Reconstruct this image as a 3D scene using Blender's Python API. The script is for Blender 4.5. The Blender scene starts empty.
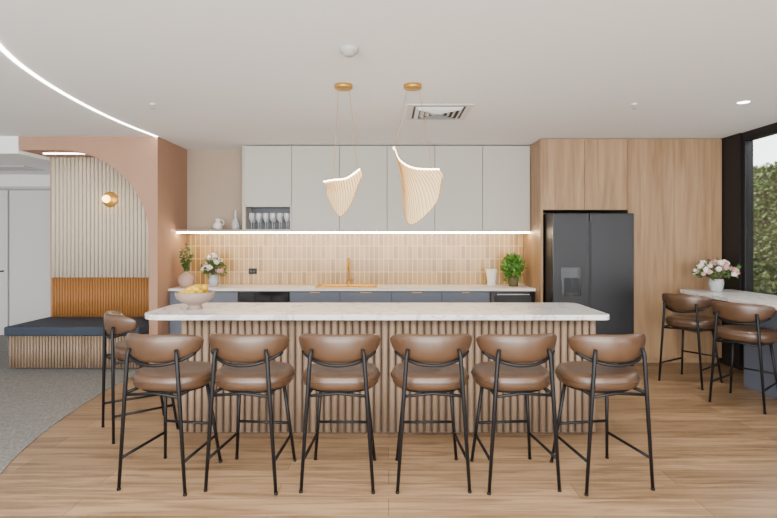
import bpy, bmesh, math, random
from mathutils import Vector, Matrix, noise
random.seed(7)
scene = bpy.context.scene
COL = scene.collection

# ------------------------------------------------------------ materials
def new_mat(name):
    m = bpy.data.materials.new(name); m.use_nodes = True
    nt = m.node_tree
    return m, nt, nt.nodes['Principled BSDF']
def plain(name, col, rough=0.5, metal=0.0, emit=None, estr=0.0, spec=None, trans=0.0, var=0.0, vscale=8, coat=0.0):
    m, nt, b = new_mat(name)
    b.inputs['Base Color'].default_value = (*col, 1)
    b.inputs['Roughness'].default_value = rough
    b.inputs['Metallic'].default_value = metal
    if spec is not None: b.inputs['Specular IOR Level'].default_value = spec
    if trans: b.inputs['Transmission Weight'].default_value = trans
    if coat: b.inputs['Coat Weight'].default_value = coat; b.inputs['Coat Roughness'].default_value = .25
    if emit:
        b.inputs['Emission Color'].default_value = (*emit, 1)
        b.inputs['Emission Strength'].default_value = estr
    if var:
        N = nt.nodes; g = N.new('ShaderNodeNewGeometry'); n = N.new('ShaderNodeTexNoise')
        n.inputs['Scale'].default_value = vscale
        r = N.new('ShaderNodeValToRGB')
        r.color_ramp.elements[0].position = .3; r.color_ramp.elements[1].position = .7
        r.color_ramp.elements[0].color = (*[c*(1-var) for c in col], 1)
        r.color_ramp.elements[1].color = (*[min(1, c*(1+var)) for c in col], 1)
        nt.links.new(g.outputs['Position'], n.inputs['Vector'])
        nt.links.new(n.outputs['Fac'], r.inputs['Fac'])
        nt.links.new(r.outputs['Color'], b.inputs['Base Color'])
    return m
def wood(name, c1, c2, sc=(9, 9, .7), rough=.5, bump=.03):
    m, nt, b = new_mat(name); N = nt.nodes; L = nt.links
    g = N.new('ShaderNodeNewGeometry'); mp = N.new('ShaderNodeMapping')
    mp.inputs['Scale'].default_value = sc
    n = N.new('ShaderNodeTexNoise'); n.inputs['Scale'].default_value = 2.2; n.inputs['Detail'].default_value = 6
    n.inputs['Distortion'].default_value = .6
    r = N.new('ShaderNodeValToRGB')
    r.color_ramp.elements[0].position = .3; r.color_ramp.elements[1].position = .72
    r.color_ramp.elements[0].color = (*c1, 1); r.color_ramp.elements[1].color = (*c2, 1)
    L.new(g.outputs['Position'], mp.inputs['Vector']); L.new(mp.outputs['Vector'], n.inputs['Vector'])
    L.new(n.outputs['Fac'], r.inputs['Fac']); L.new(r.outputs['Color'], b.inputs['Base Color'])
    b.inputs['Roughness'].default_value = rough
    bp = N.new('ShaderNodeBump'); bp.inputs['Strength'].default_value = bump
    L.new(n.outputs['Fac'], bp.inputs['Height']); L.new(bp.outputs['Normal'], b.inputs['Normal'])
    return m
def floor_wood():
    m, nt, b = new_mat('oak_planks'); N = nt.nodes; L = nt.links
    g = N.new('ShaderNodeNewGeometry')
    br = N.new('ShaderNodeTexBrick'); br.inputs['Scale'].default_value = 1
    br.inputs['Brick Width'].default_value = 1.75; br.inputs['Row Height'].default_value = .185
    br.inputs['Mortar Size'].default_value = .002; br.inputs['Mortar Smooth'].default_value = .1
    br.offset = .37
    br.inputs['Color1'].default_value = (.33, .212, .118, 1); br.inputs['Color2'].default_value = (.22, .138, .074, 1)
    br.inputs['Mortar'].default_value = (.11, .065, .035, 1)
    L.new(g.outputs['Position'], br.inputs['Vector'])
    mp = N.new('ShaderNodeMapping'); mp.inputs['Scale'].default_value = (1.0, 12, 1)
    n = N.new('ShaderNodeTexNoise'); n.inputs['Scale'].default_value = 1.6; n.inputs['Detail'].default_value = 8; n.inputs['Distortion'].default_value = 1.0
    L.new(g.outputs['Position'], mp.inputs['Vector']); L.new(mp.outputs['Vector'], n.inputs['Vector'])
    r = N.new('ShaderNodeValToRGB')
    r.color_ramp.elements[0].position = .35; r.color_ramp.elements[1].position = .6
    r.color_ramp.elements[0].color = (.62, .59, .56, 1); r.color_ramp.elements[1].color = (1.08, 1.08, 1.08, 1)
    L.new(n.outputs['Fac'], r.inputs['Fac'])
    mx = N.new('ShaderNodeMix'); mx.data_type = 'RGBA'; mx.blend_type = 'MULTIPLY'; mx.inputs['Factor'].default_value = 1
    L.new(br.outputs['Color'], mx.inputs[6]); L.new(r.outputs['Color'], mx.inputs[7])
    L.new(mx.outputs[2], b.inputs['Base Color']); b.inputs['Roughness'].default_value = .36
    return m
def tile_mat():
    m, nt, b = new_mat('splashback_tile'); N = nt.nodes; L = nt.links
    g = N.new('ShaderNodeNewGeometry'); mp = N.new('ShaderNodeMapping')
    mp.inputs['Rotation'].default_value = (math.radians(-90), 0, 0)
    br = N.new('ShaderNodeTexBrick'); br.inputs['Scale'].default_value = 1
    br.inputs['Brick Width'].default_value = .065; br.inputs['Row Height'].default_value = .175
    br.inputs['Mortar Size'].default_value = .005; br.offset = 0; br.inputs['Bias'].default_value = 0
    br.inputs['Color1'].default_value = (.38, .235, .085, 1); br.inputs['Color2'].default_value = (.23, .13, .042, 1)
    br.inputs['Mortar'].default_value = (.55, .41, .22, 1)
    L.new(g.outputs['Position'], mp.inputs['Vector']); L.new(mp.outputs['Vector'], br.inputs['Vector'])
    L.new(br.outputs['Color'], b.inputs['Base Color']); b.inputs['Roughness'].default_value = .25
    bp = N.new('ShaderNodeBump'); bp.inputs['Strength'].default_value = .3; bp.invert = True
    L.new(br.outputs['Fac'], bp.inputs['Height']); L.new(bp.outputs['Normal'], b.inputs['Normal'])
    return m
def marble():
    m, nt, b = new_mat('white_marble'); N = nt.nodes; L = nt.links
    g = N.new('ShaderNodeNewGeometry'); n = N.new('ShaderNodeTexNoise')
    n.inputs['Scale'].default_value = 2.3; n.inputs['Detail'].default_value = 9; n.inputs['Distortion'].default_value = 1.8
    r = N.new('ShaderNodeValToRGB'); e = r.color_ramp.elements
    e[0].position = .47; e[0].color = (.76, .75, .745, 1); e[1].position = .53; e[1].color = (.76, .75, .745, 1)
    k = e.new(.5); k.color = (.50, .495, .505, 1)
    L.new(g.outputs['Position'], n.inputs['Vector']); L.new(n.outputs['Fac'], r.inputs['Fac'])
    L.new(r.outputs['Color'], b.inputs['Base Color']); b.inputs['Roughness'].default_value = .22
    return m
def carpet():
    m, nt, b = new_mat('grey_carpet'); N = nt.nodes; L = nt.links
    g = N.new('ShaderNodeNewGeometry'); n = N.new('ShaderNodeTexNoise'); n.inputs['Scale'].default_value = 60; n.inputs['Detail'].default_value = 5
    r = N.new('ShaderNodeValToRGB'); e = r.color_ramp.elements
    e[0].position = .3; e[0].color = (.11, .105, .097, 1); e[1].position = .7; e[1].color = (.23, .222, .208, 1)
    L.new(g.outputs['Position'], n.inputs['Vector']); L.new(n.outputs['Fac'], r.inputs['Fac'])
    L.new(r.outputs['Color'], b.inputs['Base Color']); b.inputs['Roughness'].default_value = .95
    bp = N.new('ShaderNodeBump'); bp.inputs['Strength'].default_value = .3
    L.new(n.outputs['Fac'], bp.inputs['Height']); L.new(bp.outputs['Normal'], b.inputs['Normal'])
    return m

M = {}
M['ceiling'] = plain('ceiling_paint', (.90, .91, .915), .9)
M['white'] = plain('white_paint', (.76, .76, .755), .7)
M['beige'] = plain('beige_paint', (.36, .28, .21), .8)
M['pink'] = plain('terracotta_paint', (.38, .22, .145), .8, var=.02)
M['cab'] = plain('cabinet_laminate', (.44, .415, .365), .5)
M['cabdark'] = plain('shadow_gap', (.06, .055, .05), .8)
M['oak'] = wood('oak_veneer', (.235, .135, .065), (.38, .24, .13), (7, 7, .5), .5)
M['flute'] = wood('fluted_oak', (.185, .125, .08), (.28, .198, .135), (7, 7, .7), .55)
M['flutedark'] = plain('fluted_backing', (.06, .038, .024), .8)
M['cream'] = plain('cream_fluted', (.62, .54, .42), .7)
M['ochre'] = plain('ochre_fluted', (.30, .125, .028), .65)
M['navy'] = plain('navy_upholstery', (.020, .031, .050), .75, var=.1, vscale=60)
M['slate'] = plain('slate_laminate', (.095, .11, .145), .5)
M['marble'] = marble()
M['tile'] = tile_mat()
M['floor'] = floor_wood()
M['carpet'] = carpet()
M['leather'] = plain('tan_leather', (.070, .035, .017), .38, var=.08, vscale=14, coat=.25)
M['black'] = plain('black_steel', (.004, .004, .005), .5, spec=.3)
M['frame'] = plain('black_aluminium', (.008, .008, .009), .4, spec=.3)
M['fridge'] = plain('black_stainless', (.017, .017, .019), .30, .25, spec=.35)
M['fridgeside'] = plain('fridge_casing', (.006, .006, .007), .4, spec=.3)
M['gloss'] = plain('black_gloss', (.004, .004, .005), .08)
M['brass'] = plain('brushed_brass', (.70, .42, .11), .3, 1.0)
M['brassm'] = plain('satin_brass', (.50, .28, .06), .38, .6)
M['led'] = plain('led_warm', (1, .95, .85), .5, emit=(1, .77, .46), estr=66)
M['ledw'] = plain('led_neutral', (1, 1, 1), .5, emit=(1, .95, .88), estr=16)
M['bulb'] = plain('glowing_globe', (1, .9, .7), .4, emit=(1, .58, .18), estr=9)
M['rib'] = plain('ash_rib', (.34, .18, .05), .5, emit=(1, .5, .12), estr=.25)
M['pleat'] = plain('cream_pleat', (.66, .50, .28), .6, emit=(1, .72, .36), estr=.75)
M['ledp'] = plain('pendant_led', (1, 1, 1), .5, emit=(1, .84, .58), estr=18)
M['glass'] = plain('clear_glass', (.95, .97, .97), .03, trans=1.0)
M['wglass'] = plain('stemware_glass', (.85, .87, .9), .08, trans=.6)
M['ceramic'] = plain('white_ceramic', (.72, .69, .65), .35)
M['pinkcer'] = plain('blush_ceramic', (.42, .27, .22), .5)
M['bowl'] = plain('stone_ceramic', (.30, .215, .175), .6)
M['lemon'] = plain('lemon_skin', (.62, .37, .012), .4)
M['leaf'] = plain('green_leaf', (.045, .11, .018), .5, var=.4, vscale=25)
M['leaf2'] = plain('basil_leaf', (.07, .19, .018), .5, var=.35, vscale=30)
M['hedge'] = plain('hedge_leaf', (.068, .115, .020), .6, var=.5, vscale=18)
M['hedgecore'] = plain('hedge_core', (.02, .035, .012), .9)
M['bloomw'] = plain('white_petals', (.74, .66, .60), .6)
M['bloomp'] = plain('blush_petals', (.56, .31, .30), .6)
M['stem'] = plain('stem_brown', (.10, .09, .04), .7)
M['concrete'] = plain('concrete_paving', (.45, .44, .42), .9, var=.1)
M['grille'] = plain('vent_grille', (.45, .45, .45), .5)
M['jamb'] = plain('door_jamb', (.22, .22, .22), .6)
M['doorp'] = plain('door_paint', (.58, .58, .575), .5)
M['niche'] = plain('niche_lining', (.07, .077, .09), .5)

# ------------------------------------------------------------ mesh helpers
def obj(name, bm, mat, smooth=False, parent=None, recalc=True):
    me = bpy.data.meshes.new(name)
    if recalc: bmesh.ops.recalc_face_normals(bm, faces=bm.faces[:])
    bm.to_mesh(me); bm.free()
    if isinstance(mat, (list, tuple)):
        for k in mat: me.materials.append(M[k])
    else: me.materials.append(M[mat])
    if smooth:
        for p in me.polygons: p.use_smooth = True
    o = bpy.data.objects.new(name, me); COL.objects.link(o)
    if parent: o.parent = parent
    return o
def abox(bm, x0, x1, y0, y1, z0, z1, mi=0):
    vs = [bm.verts.new((x, y, z)) for x in (x0, x1) for y in (y0, y1) for z in (z0, z1)]
    for f in ((0, 1, 3, 2), (4, 6, 7, 5), (0, 4, 5, 1), (2, 3, 7, 6), (0, 2, 6, 4), (1, 5, 7, 3)):
        bm.faces.new([vs[i] for i in f]).material_index = mi
def box(name, x0, x1, y0, y1, z0, z1, mat, bevel=0, parent=None, seg=2):
    bm = bmesh.new(); abox(bm, x0, x1, y0, y1, z0, z1)
    o = obj(name, bm, mat, parent=parent)
    if bevel:
        md = o.modifiers.new('bevel', 'BEVEL'); md.width = bevel; md.segments = seg
    return o
def boxes(name, lst, mat, bevel=0, parent=None):
    bm = bmesh.new()
    for b in lst: abox(bm, *b)
    o = obj(name, bm, mat, parent=parent)
    if bevel:
        md = o.modifiers.new('bevel', 'BEVEL'); md.width = bevel; md.segments = 2
    return o
def atube(bm, pts, r, seg=10, closed=False, cap=True, mi=0):
    pts = [Vector(p) for p in pts]; n = len(pts); rings = []
    rr = r if isinstance(r, (list, tuple)) else [r]*n
    prev = None
    for i, p in enumerate(pts):
        if closed: t = pts[(i+1) % n]-pts[i-1]
        else: t = pts[min(i+1, n-1)]-pts[max(i-1, 0)]
        t.normalize()
        if prev is None:
            a = Vector((0, 0, 1)) if abs(t.z) < .9 else Vector((1, 0, 0))
            u = t.cross(a).normalized()
        else:
            u = (prev-t*prev.dot(t)).normalized()
        prev = u; v = t.cross(u)
        rings.append([bm.verts.new(p+(u*math.cos(k*2*math.pi/seg)+v*math.sin(k*2*math.pi/seg))*rr[i]) for k in range(seg)])
    m = n if closed else n-1
    for i in range(m):
        a, b = rings[i], rings[(i+1) % n]
        for k in range(seg):
            f = bm.faces.new((a[k], a[(k+1) % seg], b[(k+1) % seg], b[k])); f.smooth = True; f.material_index = mi
    if cap and not closed:
        bm.faces.new(rings[0]).material_index = mi; bm.faces.new(rings[-1]).material_index = mi
def tube(name, pts, r, mat, parent=None, seg=10, closed=False):
    bm = bmesh.new(); atube(bm, pts, r, seg, closed)
    return obj(name, bm, mat, parent=parent, smooth=True)
def alathe(bm, prof, c=(0, 0, 0), seg=32, sx=1, sy=1, flute=0, nfl=0):
    rings = []
    for r, z in prof:
        if r < 1e-5: rings.append([bm.verts.new((c[0], c[1], c[2]+z))])
        else:
            rings.append([bm.verts.new((c[0]+sx*r*(1+flute*math.cos(nfl*k*2*math.pi/seg))*math.cos(k*2*math.pi/seg),
                                        c[1]+sy*r*(1+flute*math.cos(nfl*k*2*math.pi/seg))*math.sin(k*2*math.pi/seg), c[2]+z)) for k in range(seg)])
    for a, b in zip(rings, rings[1:]):
        if len(a) == 1 and len(b) == 1: continue
        for k in range(seg):
            k2 = (k+1) % seg
            if len(a) == 1: f = bm.faces.new((a[0], b[k2], b[k]))
            elif len(b) == 1: f = bm.faces.new((a[k], a[k2], b[0]))
            else: f = bm.faces.new((a[k], a[k2], b[k2], b[k]))
            f.smooth = True
def lathe(name, prof, mat, c=(0, 0, 0), parent=None, seg=32, **k):
    bm = bmesh.new(); alathe(bm, prof, c, seg, **k)
    return obj(name, bm, mat, smooth=True, parent=parent)
def empty(name, loc=(0, 0, 0), rot=0):
    e = bpy.data.objects.new(name, None); e.location = loc; e.rotation_euler = (0, 0, rot)
    e.empty_display_size = .1; COL.objects.link(e); return e
def extr(name, poly, axis, a0, a1, mat, parent=None, bevel=0):
    bm = bmesh.new()
    def P(p, a): return (p[0], a, p[1]) if axis == 'y' else (p[0], p[1], a)
    A = [bm.verts.new(P(p, a0)) for p in poly]; B = [bm.verts.new(P(p, a1)) for p in poly]
    bm.faces.new(A); bm.faces.new(B[::-1]); n = len(poly)
    for i in range(n): bm.faces.new((A[i], A[(i+1) % n], B[(i+1) % n], B[i]))
    o = obj(name, bm, mat, parent=parent)
    if bevel:
        md = o.modifiers.new('bevel', 'BEVEL'); md.width = bevel; md.segments = 3; md.limit_method = 'ANGLE'; md.angle_limit = math.radians(60)
    return o
def fluted(name, p, q, z0, z1, pitch, depth, mat, parent=None, fill=.43):
    bm = bmesh.new(); p = Vector((*p, 0)); q = Vector((*q, 0)); L = (q-p).length; d = (q-p)/L
    nrm = Vector((d.y, -d.x, 0)); n = max(1, round(L/pitch)); w = L/n; S = 6
    for i in range(n):
        c = p+d*(i+.5)*w
        pts = []
        for k in range(S+1):
            a = math.pi*k/S
            pts.append(c-d*math.cos(a)*w*fill+nrm*math.sin(a)*depth)
        lo = [bm.verts.new((v.x, v.y, z0)) for v in pts]; hi = [bm.verts.new((v.x, v.y, z1)) for v in pts]
        for k in range(S): bm.faces.new((lo[k], lo[k+1], hi[k+1], hi[k])).smooth = True
        bm.faces.new(hi); bm.faces.new(lo[::-1]); bm.faces.new((lo[0], hi[0], hi[-1], lo[-1]))
    return obj(name, bm, mat, parent=parent)
def bez(pts, n):
    P = [Vector(p) for p in pts]; P = [2*P[0]-P[1]]+P+[2*P[-1]-P[-2]]; out = []
    m = len(P)-3
    for i in range(n+1):
        u = i/n*m; k = min(int(u), m-1); t = u-k
        a, b, c, d = P[k:k+4]
        out.append(.5*((2*b)+(c-a)*t+(2*a-5*b+4*c-d)*t*t+(3*b-a-3*c+d)*t**3))
    return out
def aleaf(bm, p, d, L, W, mi=0):
    d = Vector(d).normalized(); s = d.cross(Vector((random.uniform(-1, 1), random.uniform(-1, 1), random.uniform(-1, 1)))).normalized()
    n = d.cross(s); p = Vector(p)
    a = bm.verts.new(p); b = bm.verts.new(p+d*L*.5+s*W/2+n*W*.15); c = bm.verts.new(p+d*L-n*W*.2); e = bm.verts.new(p+d*L*.5-s*W/2+n*W*.15)
    m = bm.verts.new(p+d*L*.5)
    for f in ((a, b, m), (b, c, m), (c, e, m), (e, a, m)):
        bm.faces.new(f).material_index = mi
def abloom(bm, c, r, mi=0):
    c = Vector(c)
    for lay in range(3):
        for k in range(7+lay*2):
            th = random.uniform(0, 2*math.pi); ph = random.uniform(-.5, 1.3)
            d = Vector((math.cos(th)*math.cos(ph), math.sin(th)*math.cos(ph), math.sin(ph)))
            aleaf(bm, c+d*r*.15*lay, d, r*(.95-.1*lay), r*.85, mi)
    o = bmesh.ops.create_icosphere(bm, subdivisions=2, radius=r*.72, matrix=Matrix.Translation(c))
    for v in o['verts']:
        v.co = c+(v.co-c)*(1+.25*noise.noise(v.co*60))
        for f in v.link_faces: f.material_index = mi
def rdir(up=.3):
    while True:
        v = Vector((random.uniform(-1, 1), random.uniform(-1, 1), random.uniform(-1, 1)))
        if .1 < v.length < 1: return (v.normalized()+Vector((0, 0, up))).normalized()

CH = 2.70
# ------------------------------------------------------------ room shell
box('floor', -7.0, 4.15, -3.0, 8.3, -.15, 0, 'floor')
box('ceiling', -7.0, 4.15, -3.0, 8.3, CH, CH+.15, 'ceiling')
curve = bez([(-1.3, 1.0), (-1.85, 2.0), (-2.40, 3.15), (-2.62, 3.85), (-2.74, 4.65), (-2.77, 5.4), (-2.73, 6.1)], 48)
poly = [(v.x, v.y) for v in curve][:-1]+[(-2.74, 6.095), (-4.37, 6.095), (-4.37, 8.06), (-6.9, 8.06), (-6.9, -3.0), (-.9, -3.0), (-.95, .0)]
extr('carpet', poly, 'z', 0.0, .006, 'carpet')
box('wall_back', -2.72, 4.0, 7.0, 7.15, 0, CH, 'beige')
box('wall_corridor', -7.0, -2.72, 8.07, 8.2, 0, CH, 'white')
box('wall_left', -7.0, -6.9, -3.0, 8.07, 0, CH, 'white')
box('ceiling_bulkhead', -6.9, -4.36, 6.1, 8.07, 2.50, CH, 'ceiling')
bm = bmesh.new()
for i in range(9): abox(bm, -6.4, -5.0, 7.1+i*.05, 7.125+i*.05, 2.485, 2.50)
obj('ceiling_grille', bm, 'grille')
for i, (a, b) in enumerate(((-6.85, -5.90), (-5.87, -4.95), (-4.92, -4.0))):
    e = empty('door_%d' % (i+1), ((a+b)/2, 8.05, 0))
    box('leaf', a-(a+b)/2, b-(a+b)/2, -.03, .010, .01, 2.25, 'doorp', .004, e)
    box('jamb', a-(a+b)/2-.014, b-(a+b)/2+.014, .010, .018, 0, 2.265, 'jamb', 0, e)
    hx = b-(a+b)/2-.06
    tube('handle', [(hx, -.07, 1.0), (hx-.12, -.07, 1.0)], .011, 'black', e)
    tube('spindle', [(hx, -.07, 1.0), (hx, -.02, 1.0)], .011, 'black', e)
box('trim_door_head', -6.85, -4.0, 8.03, 8.07, 2.27, 2.31, 'grille')

# arch wall
cx, cz, R = -3.86, 1.50, 1.04
arc = [(cx+R*math.cos(math.radians(a)), cz+R*math.sin(math.radians(a))) for a in range(0, 91, 3)]
poly = [(-4.35, CH), (-2.72, CH), (-2.72, 0), (-2.82, 0)]+arc+[(-4.35, cz+R)]
extr('wall_arch', poly, 'y', 6.10, 6.66, 'pink')
box('wall_arch_back', -4.35, -2.72, 6.66, 7.15, 0, CH, 'pink')
fluted('wall_panel_cream', (-4.33, 6.66), (-2.82, 6.66), 1.0, 2.54, .05, .022, 'cream', fill=.47)
fluted('wall_panel_ochre', (-4.33, 6.66), (-2.82, 6.66), .48, 1.0, .035, .016, 'ochre', fill=.47)
box('led_cove_light', -4.2, -3.5, 6.3, 6.33, 2.528, 2.54, 'ledw')

# bench
e = empty('banquette_bench', (-3.6, 6.26, .007))
box('carcass', -.70, .77, -.36, .37, .02, .38, 'flutedark', 0, e)
fluted('slats', (-.72, -.36), (.77, -.36), .02, .385, .035, .016, 'flute', e)
fluted('slats_end', (-.70, .37), (-.70, -.36), .02, .385, .035, .016, 'flute', e)
boxes('plinth', [(-.66, .74, -.33, .35, 0, .02)], 'cabdark', 0, e)
box('cushion', -.76, .775, -.40, .375, .385, .49, 'navy', .02, e, 4)

# sconce
e = empty('wall_sconce', (-3.57, 6.64, 2.0))
bm = bmesh.new(); alathe(bm, [(0, 0), (.10, 0), (.105, .006), (.10, .018), (0, .022)])
o = obj('backplate', bm, 'brassm', True, e); o.rotation_euler = (math.radians(90), 0, 0); o.location = (0, .015, 0)
tube('arm', [(0, 0, 0), (0, -.05, 0)], .018, 'brassm', e)
lathe('globe', [(0, -.05), (.025, -.043), (.043, -.025), (.05, 0), (.043, .025), (.025, .043), (0, .05)], 'bulb', (0, -.09, 0), e)

# ------------------------------------------------------------ wood joinery + fridge
e = empty('tall_oak_cabinet', (2.9, 6.6, 0))
def W(o):
    o.location = -Vector(o.parent.location); return o
W(box('side_panel', 1.82, 1.85, 6.2, 6.99, 0, 2.69, 'oak', 0, e))
W(box('carcass', 2.87, 3.99, 6.23, 6.99, 0.08, 2.69, 'cabdark', 0, e))
W(box('overhead_carcass', 1.85, 2.87, 6.23, 6.99, 1.845, 2.69, 'cabdark', 0, e))
W(box('plinth', 2.87, 3.99, 6.25, 6.9, 0, .08, 'oak', 0, e))
for i, b in enumerate(((1.852, 2.346, 1.84, 2.69), (2.350, 2.862, 1.84, 2.69), (2.866, 3.416, .07, 2.69), (3.420, 3.99, .07, 2.69))):
    W(box('door_front', b[0], b[1], 6.2, 6.225, b[2], b[3], 'oak', .0015, e))

e = empty('refrigerator', (2.335, 6.4, 0))
box('casing', -.465, .465, -.44, .40, .03, 1.79, 'fridgeside', .005, e)
box('left_door', -.463, -.047, -.50, -.445, .04, 1.785, 'fridge', .008, e)
box('right_door', -.039, .463, -.50, -.445, .04, 1.785, 'fridge', .008, e)
box('handle_channel', -.062, -.024, -.503, -.46, .3, 1.7, 'fridgeside', .003, e)
box('dispenser', -.37, -.14, -.506, -.47, .84, 1.17, 'gloss', .004, e)
box('dispenser_recess', -.34, -.17, -.509, -.49, .87, 1.05, 'fridgeside', .004, e)
box('dispenser_tray', -.33, -.18, -.53, -.50, .86, .875, 'fridge', .002, e)
box('dispenser_lever', -.27, -.24, -.52, -.50, .95, 1.04, 'fridge', .002, e)
boxes('feet', [(-.4, -.34, -.4, -.34, 0, .04), (.34, .4, -.4, -.34, 0, .04), (-.4, -.34, .3, .36, 0, .04), (.34, .4, .3, .36, 0, .04)], 'black', 0, e)

# ------------------------------------------------------------ upper cabinets
e = empty('upper_cabinet', (0, 6.8, 0))
W(box('carcass', -1.24, 1.815, 6.655, 6.99, 1.60, 2.69, 'cabdark', 0, e))
W(box('carcass_left', -1.845, -1.24, 6.655, 6.99, 1.93, 2.69, 'cabdark', 0, e))
w = (1.815+1.85)/6
for i in range(6):
    x0 = -1.85+i*w
    W(box('door', x0+.003, x0+w-.003, 6.63, 6.653, (1.915 if i == 0 else 1.60), 2.685, 'cab', .002, e))
W(boxes('rack_box', [(-1.85, -1.83, 6.63, 6.99, 1.59, 1.93), (-1.26, -1.24, 6.63, 6.99, 1.59, 1.93), (-1.83, -1.26, 6.63, 6.99, 1.905, 1.915),
                     (-1.83, -1.26, 6.63, 6.99, 1.60, 1.615)], 'cab', 0, e))
W(box('rack_lining', -1.83, -1.26, 6.93, 6.99, 1.615, 1.905, 'niche', 0, e))
W(box('bottom_panel', -1.85, 1.815, 6.63, 6.99, 1.585, 1.60, 'cab', 0, e))
W(box('side_panel', -1.87, -1.85, 6.63, 6.99, 1.585, 2.69, 'cab', 0, e))
W(box('led_strip', -1.87, 1.815, 6.645, 6.665, 1.567, 1.585, 'led', 0, e))
e = empty('display_shelf', (-2.3, 6.8, 1.6))
W(box('board', -2.72, -1.875, 6.64, 7.0, 1.585, 1.615, 'beige', 0, e))
W(box('led_strip', -2.715, -1.875, 6.645, 6.665, 1.567, 1.585, 'led', 0, e))
bm = bmesh.new()
for i in range(6):
    for j in range(2):
        alathe(bm, [(.035, 0), (.035, .003), (.004, .008), (.004, .09), (.02, .105), (.038, .15), (.033, .21)], (-1.775+i*.091, 6.72+j*.11, 1.617), 14)
obj('wine_glasses', bm, 'wglass', True)

# splashback
box('wall_splashback', -2.715, 1.815, 6.985, 6.999, .88, 1.585, 'tile')
# base cabinets
e = empty('base_cabinet', (0, 6.7, 0))
W(box('carcass', -2.715, 1.815, 6.42, 6.98, .09, .845, 'cabdark', 0, e))
W(box('plinth', -2.715, 1.815, 6.46, 6.9, 0, .09, 'cabdark', 0, e))
xs = [-2.71, -1.86, -1.22, -.60, .04, .66, 1.25]
for i in range(6):
    if i == 1: continue
    W(box('door', xs[i]+.003, xs[i+1]-.003, 6.398, 6.418, .10, .835, 'slate', .002, e))
W(box('benchtop', -2.715, 1.815, 6.38, 6.98, .85, .88, 'ceramic', .003, e))
W(boxes('handles', [(xs[i]+.25, xs[i+1]-.25, 6.385, 6.398, .829, .835) for i in (2, 3, 4, 5)], 'brass', 0, e))
e = empty('dishwasher', (-1.54, 6.4, 0))
box('front', -.31, .31, -.005, .018, .10, .72, 'fridge', .003, e)
box('control_panel', -.31, .31, -.008, .018, .725, .84, 'gloss', .003, e)
tube('bar_handle', [(-.25, -.04, .70), (.25, -.04, .70)], .008, 'grille', e)
tube('bracket', [(-.22, -.04, .70), (-.22, 0, .70)], .006, 'grille', e)
tube('bracket', [(.22, -.04, .70), (.22, 0, .70)], .006, 'grille', e)
e = empty('wine_fridge', (1.535, 6.4, 0))
box('door_frame', -.27, .27, -.005, .018, .10, .84, 'gloss', .003, e)
box('glass', -.23, .23, -.008, .0, .15, .79, 'fridgeside', .002, e)
tube('bar_handle', [(-.2, -.035, .81), (.2, -.035, .81)], .008, 'grille', e)

# sink and faucet
e = empty('kitchen_sink', (-.53, 6.62, .88))
boxes('rim', [(-.38, .38, -.2, -.17, 0, .02), (-.38, .38, .17, .2, 0, .02), (-.38, -.35, -.17, .17, 0, .02), (.35, .38, -.17, .17, 0, .02), (-.01, .01, -.17, .17, 0, .01)], 'brassm', .002, e)
box('basin_floor', -.36, .36, -.18, .18, .0005, .003, 'brass', 0, e)
e = empty('kitchen_faucet', (-.53, 6.90, .88))
lathe('base', [(0, 0), (.028, 0), (.028, .04), (.016, .05), (0, .05)], 'brassm', (0, 0, 0), e, 20)
pts = [(0, 0, .04), (0, 0, .27)]+[(.045-.045*math.cos(a)*-1-.09 if False else 0, -.08+.08*math.cos(a), .27+.08*math.sin(a)) for a in [math.pi*k/10 for k in range(1, 11)]]+[(0, -.16, .20)]
tube('spout', pts, .015, 'brassm', e)
tube('lever', [(.02, 0, .06), (.08, 0, .09)], .009, 'brassm', e)
e = empty('wall_outlet', (-1.83, 6.985, 1.06))
box('plate', -.055, .055, -.01, 0, -.038, .038, 'black', .003, e)
boxes('sockets', [(-.03, -.01, -.013, -.009, -.015, .015), (.01, .03, -.013, -.009, -.015, .015)], 'gloss', 0, e)

# ------------------------------------------------------------ island
e = empty('kitchen_island', (-.08, 4.25, 0))
def rrect(x0, x1, y0, y1, r, n=8):
    out = []
    rs = r if isinstance(r, (list, tuple)) else [r]*4
    for (a, b, s, q) in ((x1, y1, 0, 0), (x0, y1, 90, 1), (x0, y0, 180, 2), (x1, y0, 270, 3)):
        r = rs[q]; a += -r if q in (0, 3) else r; b += -r if q in (0, 1) else r
        for k in range(n+1):
            t = math.radians(s+90*k/n); out.append((a+r*math.cos(t), b+r*math.sin(t)))
    return out
W(extr('benchtop', rrect(-1.88, 1.67, 3.87, 4.64, (.1, .2, .16, .06)), 'z', .88, .92, 'marble', e, .004))
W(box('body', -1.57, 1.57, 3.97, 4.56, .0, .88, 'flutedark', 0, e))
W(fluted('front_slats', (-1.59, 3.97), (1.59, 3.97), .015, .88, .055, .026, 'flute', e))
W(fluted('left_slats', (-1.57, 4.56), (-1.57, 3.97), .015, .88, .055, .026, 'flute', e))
W(fluted('right_slats', (1.57, 3.97), (1.57, 4.56), .015, .88, .055, .026, 'flute', e))

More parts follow.
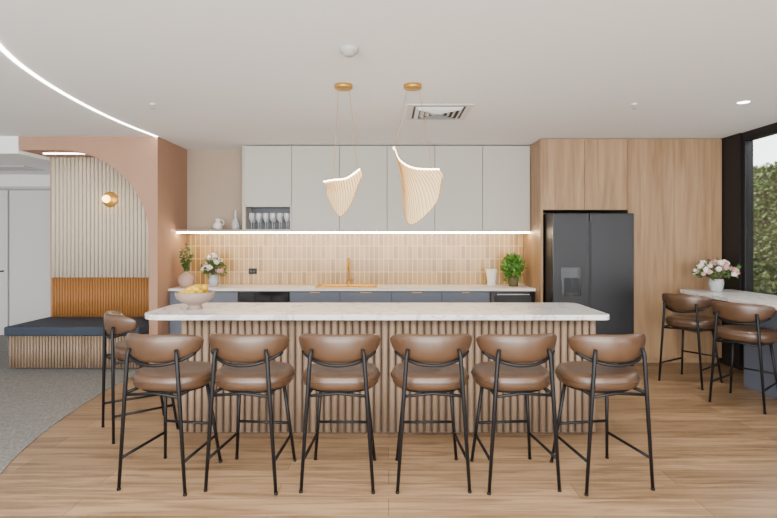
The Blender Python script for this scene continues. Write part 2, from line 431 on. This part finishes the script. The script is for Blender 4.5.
# fruit bowl
e = empty('fruit_bowl', (-1.575, 4.22, .92))
lathe('bowl', [(0, 0), (.055, 0), (.06, .008), (.05, .025), (.06, .04), (.11, .06), (.145, .09), (.155, .125), (.152, .14), (.143, .138), (.14, .12), (.12, .085), (.06, .06), (0, .055)], 'bowl', (0, 0, 0), e, 40)
bm = bmesh.new()
for i in range(13):
    a = i*2.4; r = .035+.065*((i % 5)/5) if i < 9 else .035
    c = Vector((-1.575+r*math.cos(a), 4.22+r*math.sin(a), .92+.122+(0.035 if i >= 8 else 0)+.006*(i % 3)))
    mt = Matrix.Translation(c) @ Matrix.Rotation(random.uniform(0, 3), 4, 'Z') @ Matrix.Rotation(random.uniform(-.4, .4), 4, 'Y')
    o = bmesh.ops.create_uvsphere(bm, u_segments=16, v_segments=10, radius=.03)
    for v in o['verts']:
        z = v.co.z/.03; v.co = Vector((v.co.z*1.35+(.004*z**7), v.co.x, v.co.y)); v.co = mt @ v.co
obj('lemons', bm, 'lemon', True)

# ------------------------------------------------------------ bar stool
SM = {}
def stool_meshes():
    bm = bmesh.new()
    prof = [(0, .662), (.3, .664), (.6, .670), (.82, .674), (.93, .668), (.985, .65), (1, .625), (.985, .60), (.94, .583), (.85, .577), (0, .577)]
    rings = []; S = 48
    for r, z in prof:
        if r == 0: rings.append([bm.verts.new((0, 0, z))]); continue
        ring = []
        for k in range(S):
            a = 2*math.pi*k/S; c, s = math.cos(a), math.sin(a); ex = 2/2.5
            ring.append(bm.verts.new((.24*r*math.copysign(abs(c)**ex, c), .01+.215*r*math.copysign(abs(s)**ex, s), z)))
        rings.append(ring)
    for a, b in zip(rings, rings[1:]):
        for k in range(S):
            k2 = (k+1) % S
            if len(a) == 1: bm.faces.new((a[0], b[k], b[k2]))
            elif len(b) == 1: bm.faces.new((a[k], a[k2], b[0]))
            else: bm.faces.new((a[k], a[k2], b[k2], b[k]))
    SM['seat'] = (bm, 'leather')
    bm = bmesh.new()
    atube(bm, [(.243*math.copysign(abs(math.cos(t))**.8, math.cos(t)), .01+.218*math.copysign(abs(math.sin(t))**.8, math.sin(t)), .628) for t in [2*math.pi*k/48 for k in range(48)]], .0035, 6, True)
    SM['seat_piping'] = (bm, 'leather')
    bm = bmesh.new(); NU, NV = 36, 16; rings = []; Rb = .27; A = math.radians(62)
    for i in range(NU+1):
        u = -1+2*i/NU; us = math.sin(u*math.pi/2) if abs(u) < 1 else u
        th = us*A; f = max(0.0, 1-abs(us)**2.6)**.5
        hh = .018+.068*f; tk = .010+.020*f
        zc = .842+.014*abs(us)**2
        ring = []
        for k in range(NV):
            v = 2*math.pi*k/NV; cv, sv = math.cos(v), math.sin(v)
            sv2 = math.copysign(abs(sv)**.8, sv)
            rr = Rb+tk*cv+.012*sv
            ring.append(bm.verts.new((rr*math.sin(th), .035-rr*math.cos(th), zc+hh*sv2)))
        rings.append(ring)
    for a, b in zip(rings, rings[1:]):
        for k in range(NV): bm.faces.new((a[k], a[(k+1) % NV], b[(k+1) % NV], b[k]))
    bm.faces.new(rings[0]); bm.faces.new(rings[-1])
    SM['backrest'] = (bm, 'leather')
    bm = bmesh.new()
    for s in (-1, 1):
        atube(bm, [(s*.212, -.24, 0), (s*.172, -.238, .60), (s*.158, -.238, .80), (s*.150, -.232, .84)], [.010, .0125, .0125, .011])
        atube(bm, [(s*.20, .215, 0), (s*.145, .13, .575)], [.010, .0125])
        atube(bm, [(s*.174, -.236, .575), (s*.145, .13, .572)], .010)
        atube(bm, [(s*.199, -.239, .19), (s*.182, .187, .19)], .009)
        alathe(bm, [(0, 0), (.0115, 0), (.0115, .012), (0, .012)], (s*.212, -.24, 0), 12)
        alathe(bm, [(0, 0), (.0115, 0), (.0115, .012), (0, .012)], (s*.20, .215, 0), 12)
    atube(bm, [(-.175, .175, .27), (.175, .175, .27)], .009)
    atube(bm, [(-.146, .13, .572), (.146, .13, .572)], .010)
    atube(bm, [(-.174, -.236, .565), (0, -.20, .57), (.174, -.236, .565)], .009)
    hp = [((.278)*math.sin(t), .035-.278*math.cos(t), .745+.075*(abs(t)/1.0)**2) for t in [math.radians(-52+104*k/24) for k in range(25)]]
    atube(bm, hp, .010)
    alathe(bm, [(0, .578), (.17, .578), (.175, .57), (.165, .562), (0, .562)], (0, .0, 0), 32, sx=1.2, sy=1.05)
    SM['frame'] = (bm, 'black')
stool_meshes()
SMD = {}
for k, (bm, mt) in SM.items():
    me = bpy.data.meshes.new('stool_'+k); bmesh.ops.recalc_face_normals(bm, faces=bm.faces[:]); bm.to_mesh(me); bm.free()
    me.materials.append(M[mt])
    for p in me.polygons: p.use_smooth = True
    SMD[k] = me
def stool(x, y, rot=0):
    e = empty('bar_stool', (x, y, 0), rot)
    for k, me in SMD.items():
        o = bpy.data.objects.new(k, me); COL.objects.link(o); o.parent = e
    return e
for x, r in ((-1.35, 9), (-.845, 5), (-.297, 1), (.260, -1), (.775, -5), (1.318, -9)): stool(x, 3.27, math.radians(-r))
stool(-1.94, 4.08, math.radians(-52))
stool(3.17, 5.42, math.radians(-55))
stool(3.26, 4.72, math.radians(-52))

# ------------------------------------------------------------ window-side bar table
e = empty('bar_table', (3.7, 4.9, 0))
W(extr('top', rrect(3.36, 3.985, 3.4, 6.0, .04), 'z', .87, .91, 'marble', e, .003))
W(box('pedestal', 3.60, 3.95, 4.0, 5.25, 0, .87, 'slate', .003, e))

def bouquet(name, loc, vase, spread, h, nb, nl, r, vase_mat, mixp=.35):
    e = empty(name, loc)
    lathe('vase', vase, vase_mat, (0, 0, 0), e, 32)
    bm = bmesh.new(); tops = []
    for i in range(nb+6):
        a = random.uniform(0, 6.28); q = math.sqrt(random.random())
        t = Vector((spread*q*math.cos(a), spread*.8*q*math.sin(a), h*(1-.45*q*q)+random.uniform(-.02, .02)))
        tops.append(t); atube(bm, [(t.x*.1, t.y*.1, .02), (t.x*.25, t.y*.25, h*.45), t*0.97], .003, 5)
    obj('stems', bm, 'stem', parent=e)
    bm = bmesh.new()
    for t in tops[:nb]: abloom(bm, t, r*random.uniform(.6, 1.15), 1 if random.random() < mixp else 0)
    obj('blooms', bm, ['bloomw', 'bloomp'], parent=e)
    bm = bmesh.new()
    for i in range(nl):
        t = random.choice(tops); aleaf(bm, Vector(t)*random.uniform(.7, 1.05), rdir(.2)+Vector((t.x, t.y, 0))*3, .07, .035)
    obj('leaves', bm, 'leaf', parent=e)
bouquet('flower_vase', (3.62, 5.72, .911), [(0, 0), (.05, 0), (.06, .01), (.075, .09), (.07, .14), (.066, .14), (.07, .09), (.055, .015), (0, .012)], .23, .34, 34, 120, .04, 'wglass', .4)
bouquet('flower_vase', (-2.27, 6.72, .881), [(0, 0), (.05, 0), (.055, .01), (.06, .09), (.05, .15), (.046, .15), (.055, .09), (.05, .015), (0, .012)], .15, .38, 22, 170, .043, 'wglass', .5)
# branch vase
e = empty('branch_vase', (-2.56, 6.56, .88))
lathe('vase', [(0, 0), (.05, 0), (.09, .04), (.105, .09), (.09, .145), (.05, .175), (.03, .185), (.034, .20), (.026, .20), (.02, .17), (0, .16)], 'pinkcer', (0, 0, 0), e)
bm = bmesh.new(); bl = bmesh.new()
for t in ((-.05, -.02, .48), (0, .03, .52), (.06, .0, .42), (-.06, .03, .38)):
    pts = bez([(0, 0, .15), (t[0]*.4, t[1]*.4, .28), t], 8); atube(bm, pts, .003, 5)
    for p in pts[3:]:
        for k in range(5): aleaf(bl, p, rdir(.2), .055, .03)
obj('branches', bm, 'stem', parent=e); obj('leaves', bl, 'leaf', parent=e)
# basil pot
e = empty('potted_basil', (1.62, 6.72, .88))
lathe('pot', [(0, 0), (.055, 0), (.07, .11), (.075, .12), (.068, .12), (.06, .10), (0, .10)], 'stem', (0, 0, 0), e)
bm = bmesh.new()
for i in range(520):
    d = rdir(.5); r = random.uniform(.5, 1)
    aleaf(bm, Vector((d.x*.15*r, d.y*.12*r, .22+d.z*.19*r)), rdir(.4), .06, .04)
for i in range(12):
    a = random.uniform(0, 6.28); atube(bm, [(0, 0, .08), (.1*math.cos(a), .08*math.sin(a), .26)], .003, 5)
obj('foliage', bm, 'leaf2', parent=e)
lathe('ribbed_vase', [(0, 0), (.045, 0), (.055, .01), (.05, .06), (.06, .13), (.072, .22), (.066, .22), (.055, .13), (.04, .06), (0, .03)], 'ceramic', (1.34, 6.75, .88), None, 48, flute=.05, nfl=12)
# shelf decor
e = empty('ceramic_jug', (-2.24, 6.8, 1.615))
lathe('body', [(0, 0), (.04, 0), (.062, .035), (.06, .07), (.03, .10), (.028, .13), (.036, .145), (.03, .145), (.022, .12), (0, .10)], 'ceramic', (0, 0, 0), e)
tube('handle', [(.03+.05*math.sin(a), 0, .09+.04*math.cos(a)) for a in [math.pi*k/8 for k in range(9)]], .006, 'ceramic', e)
lathe('glass_carafe', [(0, 0), (.05, 0), (.055, .02), (.05, .08), (.018, .15), (.015, .24), (.022, .26), (.018, .26), (.012, .23), (.012, .15), (.045, .08), (.045, .02), (0, .012)], 'wglass', (-2.0, 6.78, 1.615))

# ------------------------------------------------------------ pendants (pleated fans with ribs)
def pendant(loc, T, B, nrib, cabs, sw):
    e = empty('pendant_light', loc)
    lathe('canopy', [(0, -.03), (.066, -.03), (.072, -.024), (.072, 0), (0, 0)], 'brassm', (0, 0, 0), e)
    n2 = nrib*2
    Tc = bez([(a[0], 0, a[1]) for a in T], n2); Bc = bez([(a[0], 0, a[1]) for a in B], n2)
    lines = []; K = 12
    for i in range(n2+1):
        t = i/n2; a = Tc[i].copy(); b = Bc[i].copy(); a.y = sw*(t-.5); b.y = sw*.25*(t-.5)
        m = (a+b)/2; m.y -= .07*math.sin(math.pi*min(1, t+.15)); m.x += .018
        ln = bez([a, m, b], K)
        if i % 2:
            for k in range(K+1): ln[k].y += .010*(1-.7*k/K)
        lines.append(ln)
    bm = bmesh.new()
    V = [[bm.verts.new(p) for p in ln] for ln in lines]
    for i in range(n2):
        for k in range(K): bm.faces.new((V[i][k], V[i+1][k], V[i+1][k+1], V[i][k+1]))
    o = obj('pleated_shade', bm, 'pleat', parent=e, recalc=False)
    md = o.modifiers.new('solid', 'SOLIDIFY'); md.thickness = .0015
    bm = bmesh.new()
    for i in range(0, n2+1, 2):
        atube(bm, [p+Vector((0, -.002, 0)) for p in lines[i]], [.0030-.001*k/K for k in range(K+1)], 5)
    atube(bm, [ln[-1] for ln in lines], .004, 6)
    obj('ribs', bm, 'rib', parent=e)
    tube('led_edge', [ln[0] for ln in lines], .0065, 'ledp', e, 8)
    bm = bmesh.new()
    for (x, i) in cabs: atube(bm, [(x, 0, -.02), lines[i*2][0]], .0016, 5)
    obj('cables', bm, 'brassm', parent=e)
pendant((-.354, 4.08, CH), [(-.145, -.77), (-.08, -.75), (.02, -.73), (.125, -.65)], [(-.13, -.86), (-.075, -.98), (-.02, -1.03), (.06, -.93), (.13, -.75)], 17, ((-.04, 6), (.045, 16)), .16)
pendant((.19, 4.08, CH), [(-.15, -.51), (-.10, -.60), (.02, -.65), (.22, -.65)], [(-.075, -.97), (-.035, -1.09), (.05, -1.07), (.19, -.92), (.235, -.74)], 21, ((-.04, 1), (.05, 19)), .2)

# ------------------------------------------------------------ ceiling fittings
lathe('smoke_detector', [(0, -.05), (.03, -.05), (.04, -.035), (.055, -.03), (.06, -.012), (.06, 0), (0, 0)], 'grille', (-.25, 3.29, CH))
e = empty('air_vent', (.47, 4.95, CH))
def frame_sq(bm, r0, r1, z0, z1):
    pts0 = [(-1, -1), (1, -1), (1, 1), (-1, 1)]
    A = [bm.verts.new((p[0]*r0, p[1]*r0, z0)) for p in pts0]; B = [bm.verts.new((p[0]*r1, p[1]*r1, z1)) for p in pts0]
    for k in range(4): bm.faces.new((A[k], A[(k+1) % 4], B[(k+1) % 4], B[k]))
bm = bmesh.new()
frame_sq(bm, .30, .24, -.004, -.004); frame_sq(bm, .30, .30, -.004, 0)
for r in (.22, .17, .12, .07): frame_sq(bm, r, r-.035, -.003, -.028)
obj('louvres', bm, 'white', parent=e)
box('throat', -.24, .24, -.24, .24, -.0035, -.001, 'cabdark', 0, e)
for x in (-2.11, 2.20):
    e = empty('ceiling_sprinkler', (x, 4.64, CH))
    lathe('rosette', [(0, -.012), (.02, -.012), (.03, 0), (0, 0)], 'white', (0, 0, 0), e, 16)
    lathe('head', [(0, -.045), (.018, -.045), (.018, -.042), (.006, -.04), (.006, -.01), (0, -.01)], 'grille', (0, 0, 0), e, 12)
e = empty('recessed_downlight', (3.14, 4.58, CH))
lathe('trim', [(.048, -.004), (.065, -.004), (.068, 0), (.04, 0)], 'white', (0, 0, 0), e)
lathe('lens', [(0, -.003), (.05, -.003), (.05, 0), (0, 0)], 'ledw', (0, 0, 0), e)
bm = bmesh.new(); cv = curve; prev = None
for i, p in enumerate(cv):
    t = (cv[min(i+1, len(cv)-1)]-cv[max(i-1, 0)]).normalized(); n = Vector((t.y, -t.x))*.014
    a = [bm.verts.new((p.x-n.x, p.y-n.y, CH-.006)), bm.verts.new((p.x+n.x, p.y+n.y, CH-.006)), bm.verts.new((p.x+n.x, p.y+n.y, CH)), bm.verts.new((p.x-n.x, p.y-n.y, CH))]
    if prev:
        for k in range(4): bm.faces.new((prev[k], prev[(k+1) % 4], a[(k+1) % 4], a[k]))
    prev = a
obj('ceiling_led_profile', bm, 'ledw')

# ------------------------------------------------------------ window wall (right)
box('wall_right', 4.0, 4.15, 5.90, 7.15, 0, CH, 'frame')
e = empty('window_1', (4.07, 2.5, 0))
bars = [(-.05, .05, -5.5, 3.4, 0, .08), (-.05, .05, -5.5, 3.4, 2.60, 2.70)]
for y in (-5.5, -3.6, -1.7, .2, 2.0, 3.34): bars.append((-.05, .05, y, y+.06, .08, 2.6))
boxes('frame', bars, 'frame', .003, e)
box('pane', -.004, .004, -5.5, 3.4, .08, 2.6, 'glass', 0, e)
box('ground_outside', 4.15, 12, -4, 14, -.2, -.02, 'concrete')
e = empty('hedge', (5.6, 5.5, -.02))
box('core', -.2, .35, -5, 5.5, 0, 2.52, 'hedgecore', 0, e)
bm = bmesh.new()
for i in range(15000):
    y = random.uniform(-1.0, 5.5); z = random.uniform(0, 2.56)
    aleaf(bm, (-.2-random.uniform(-.02, .10), y, z), rdir(-.1)+Vector((-.7, 0, 0)), .075, .05)
for i in range(2500):
    aleaf(bm, (random.uniform(-.25, .35), random.uniform(-1, 5.5), 2.52), rdir(.8), .08, .05)
obj('leaves', bm, 'hedge', parent=e)

# ------------------------------------------------------------ lights
def area(name, loc, rot, sx, sy, power, col=(1, 1, 1)):
    l = bpy.data.lights.new(name, 'AREA'); l.shape = 'RECTANGLE'; l.size = sx; l.size_y = sy; l.energy = power; l.color = col
    o = bpy.data.objects.new(name, l); o.location = loc; o.rotation_euler = rot; COL.objects.link(o); return o
area('fill_overhead', (0, .6, 2.66), (0, 0, 0), 4.5, 2.2, 280, (1, .97, .93))  # added soft fill under the ceiling, out of view; no real fitting
area('fill_rear', (-.5, -2.8, 1.4), (math.radians(104), 0, 0), 7, 2.4, 640, (1, .985, .96))  # added broad fill behind the camera, brightens the room; no window modelled there
def spot(name, loc, power, ang=100, col=(1, .93, .83)):
    l = bpy.data.lights.new(name, 'SPOT'); l.energy = power; l.spot_size = math.radians(ang); l.spot_blend = .8; l.shadow_soft_size = .06; l.color = col
    o = bpy.data.objects.new(name, l); o.location = loc; COL.objects.link(o); return o
spot('downlight_lamp', (3.14, 4.58, 2.68), 90)
s = bpy.data.lights.new('sun', 'SUN'); s.energy = 6; s.angle = .05; s.color = (1, .95, .86)
o = bpy.data.objects.new('sun', s); o.rotation_euler = (0, math.radians(-30), 0); COL.objects.link(o)

w = bpy.data.worlds.new('World'); scene.world = w; w.use_nodes = True
bg = w.node_tree.nodes['Background']; bg.inputs['Color'].default_value = (.96, .975, 1, 1); bg.inputs['Strength'].default_value = 5.2

# ------------------------------------------------------------ camera
cam = bpy.data.cameras.new('camera'); cam.lens = 24; cam.sensor_width = 36; cam.shift_y = -19/777
co = bpy.data.objects.new('camera', cam); co.location = (0, 0, 1.48); co.rotation_euler = (math.radians(90), 0, 0)
COL.objects.link(co); scene.camera = co
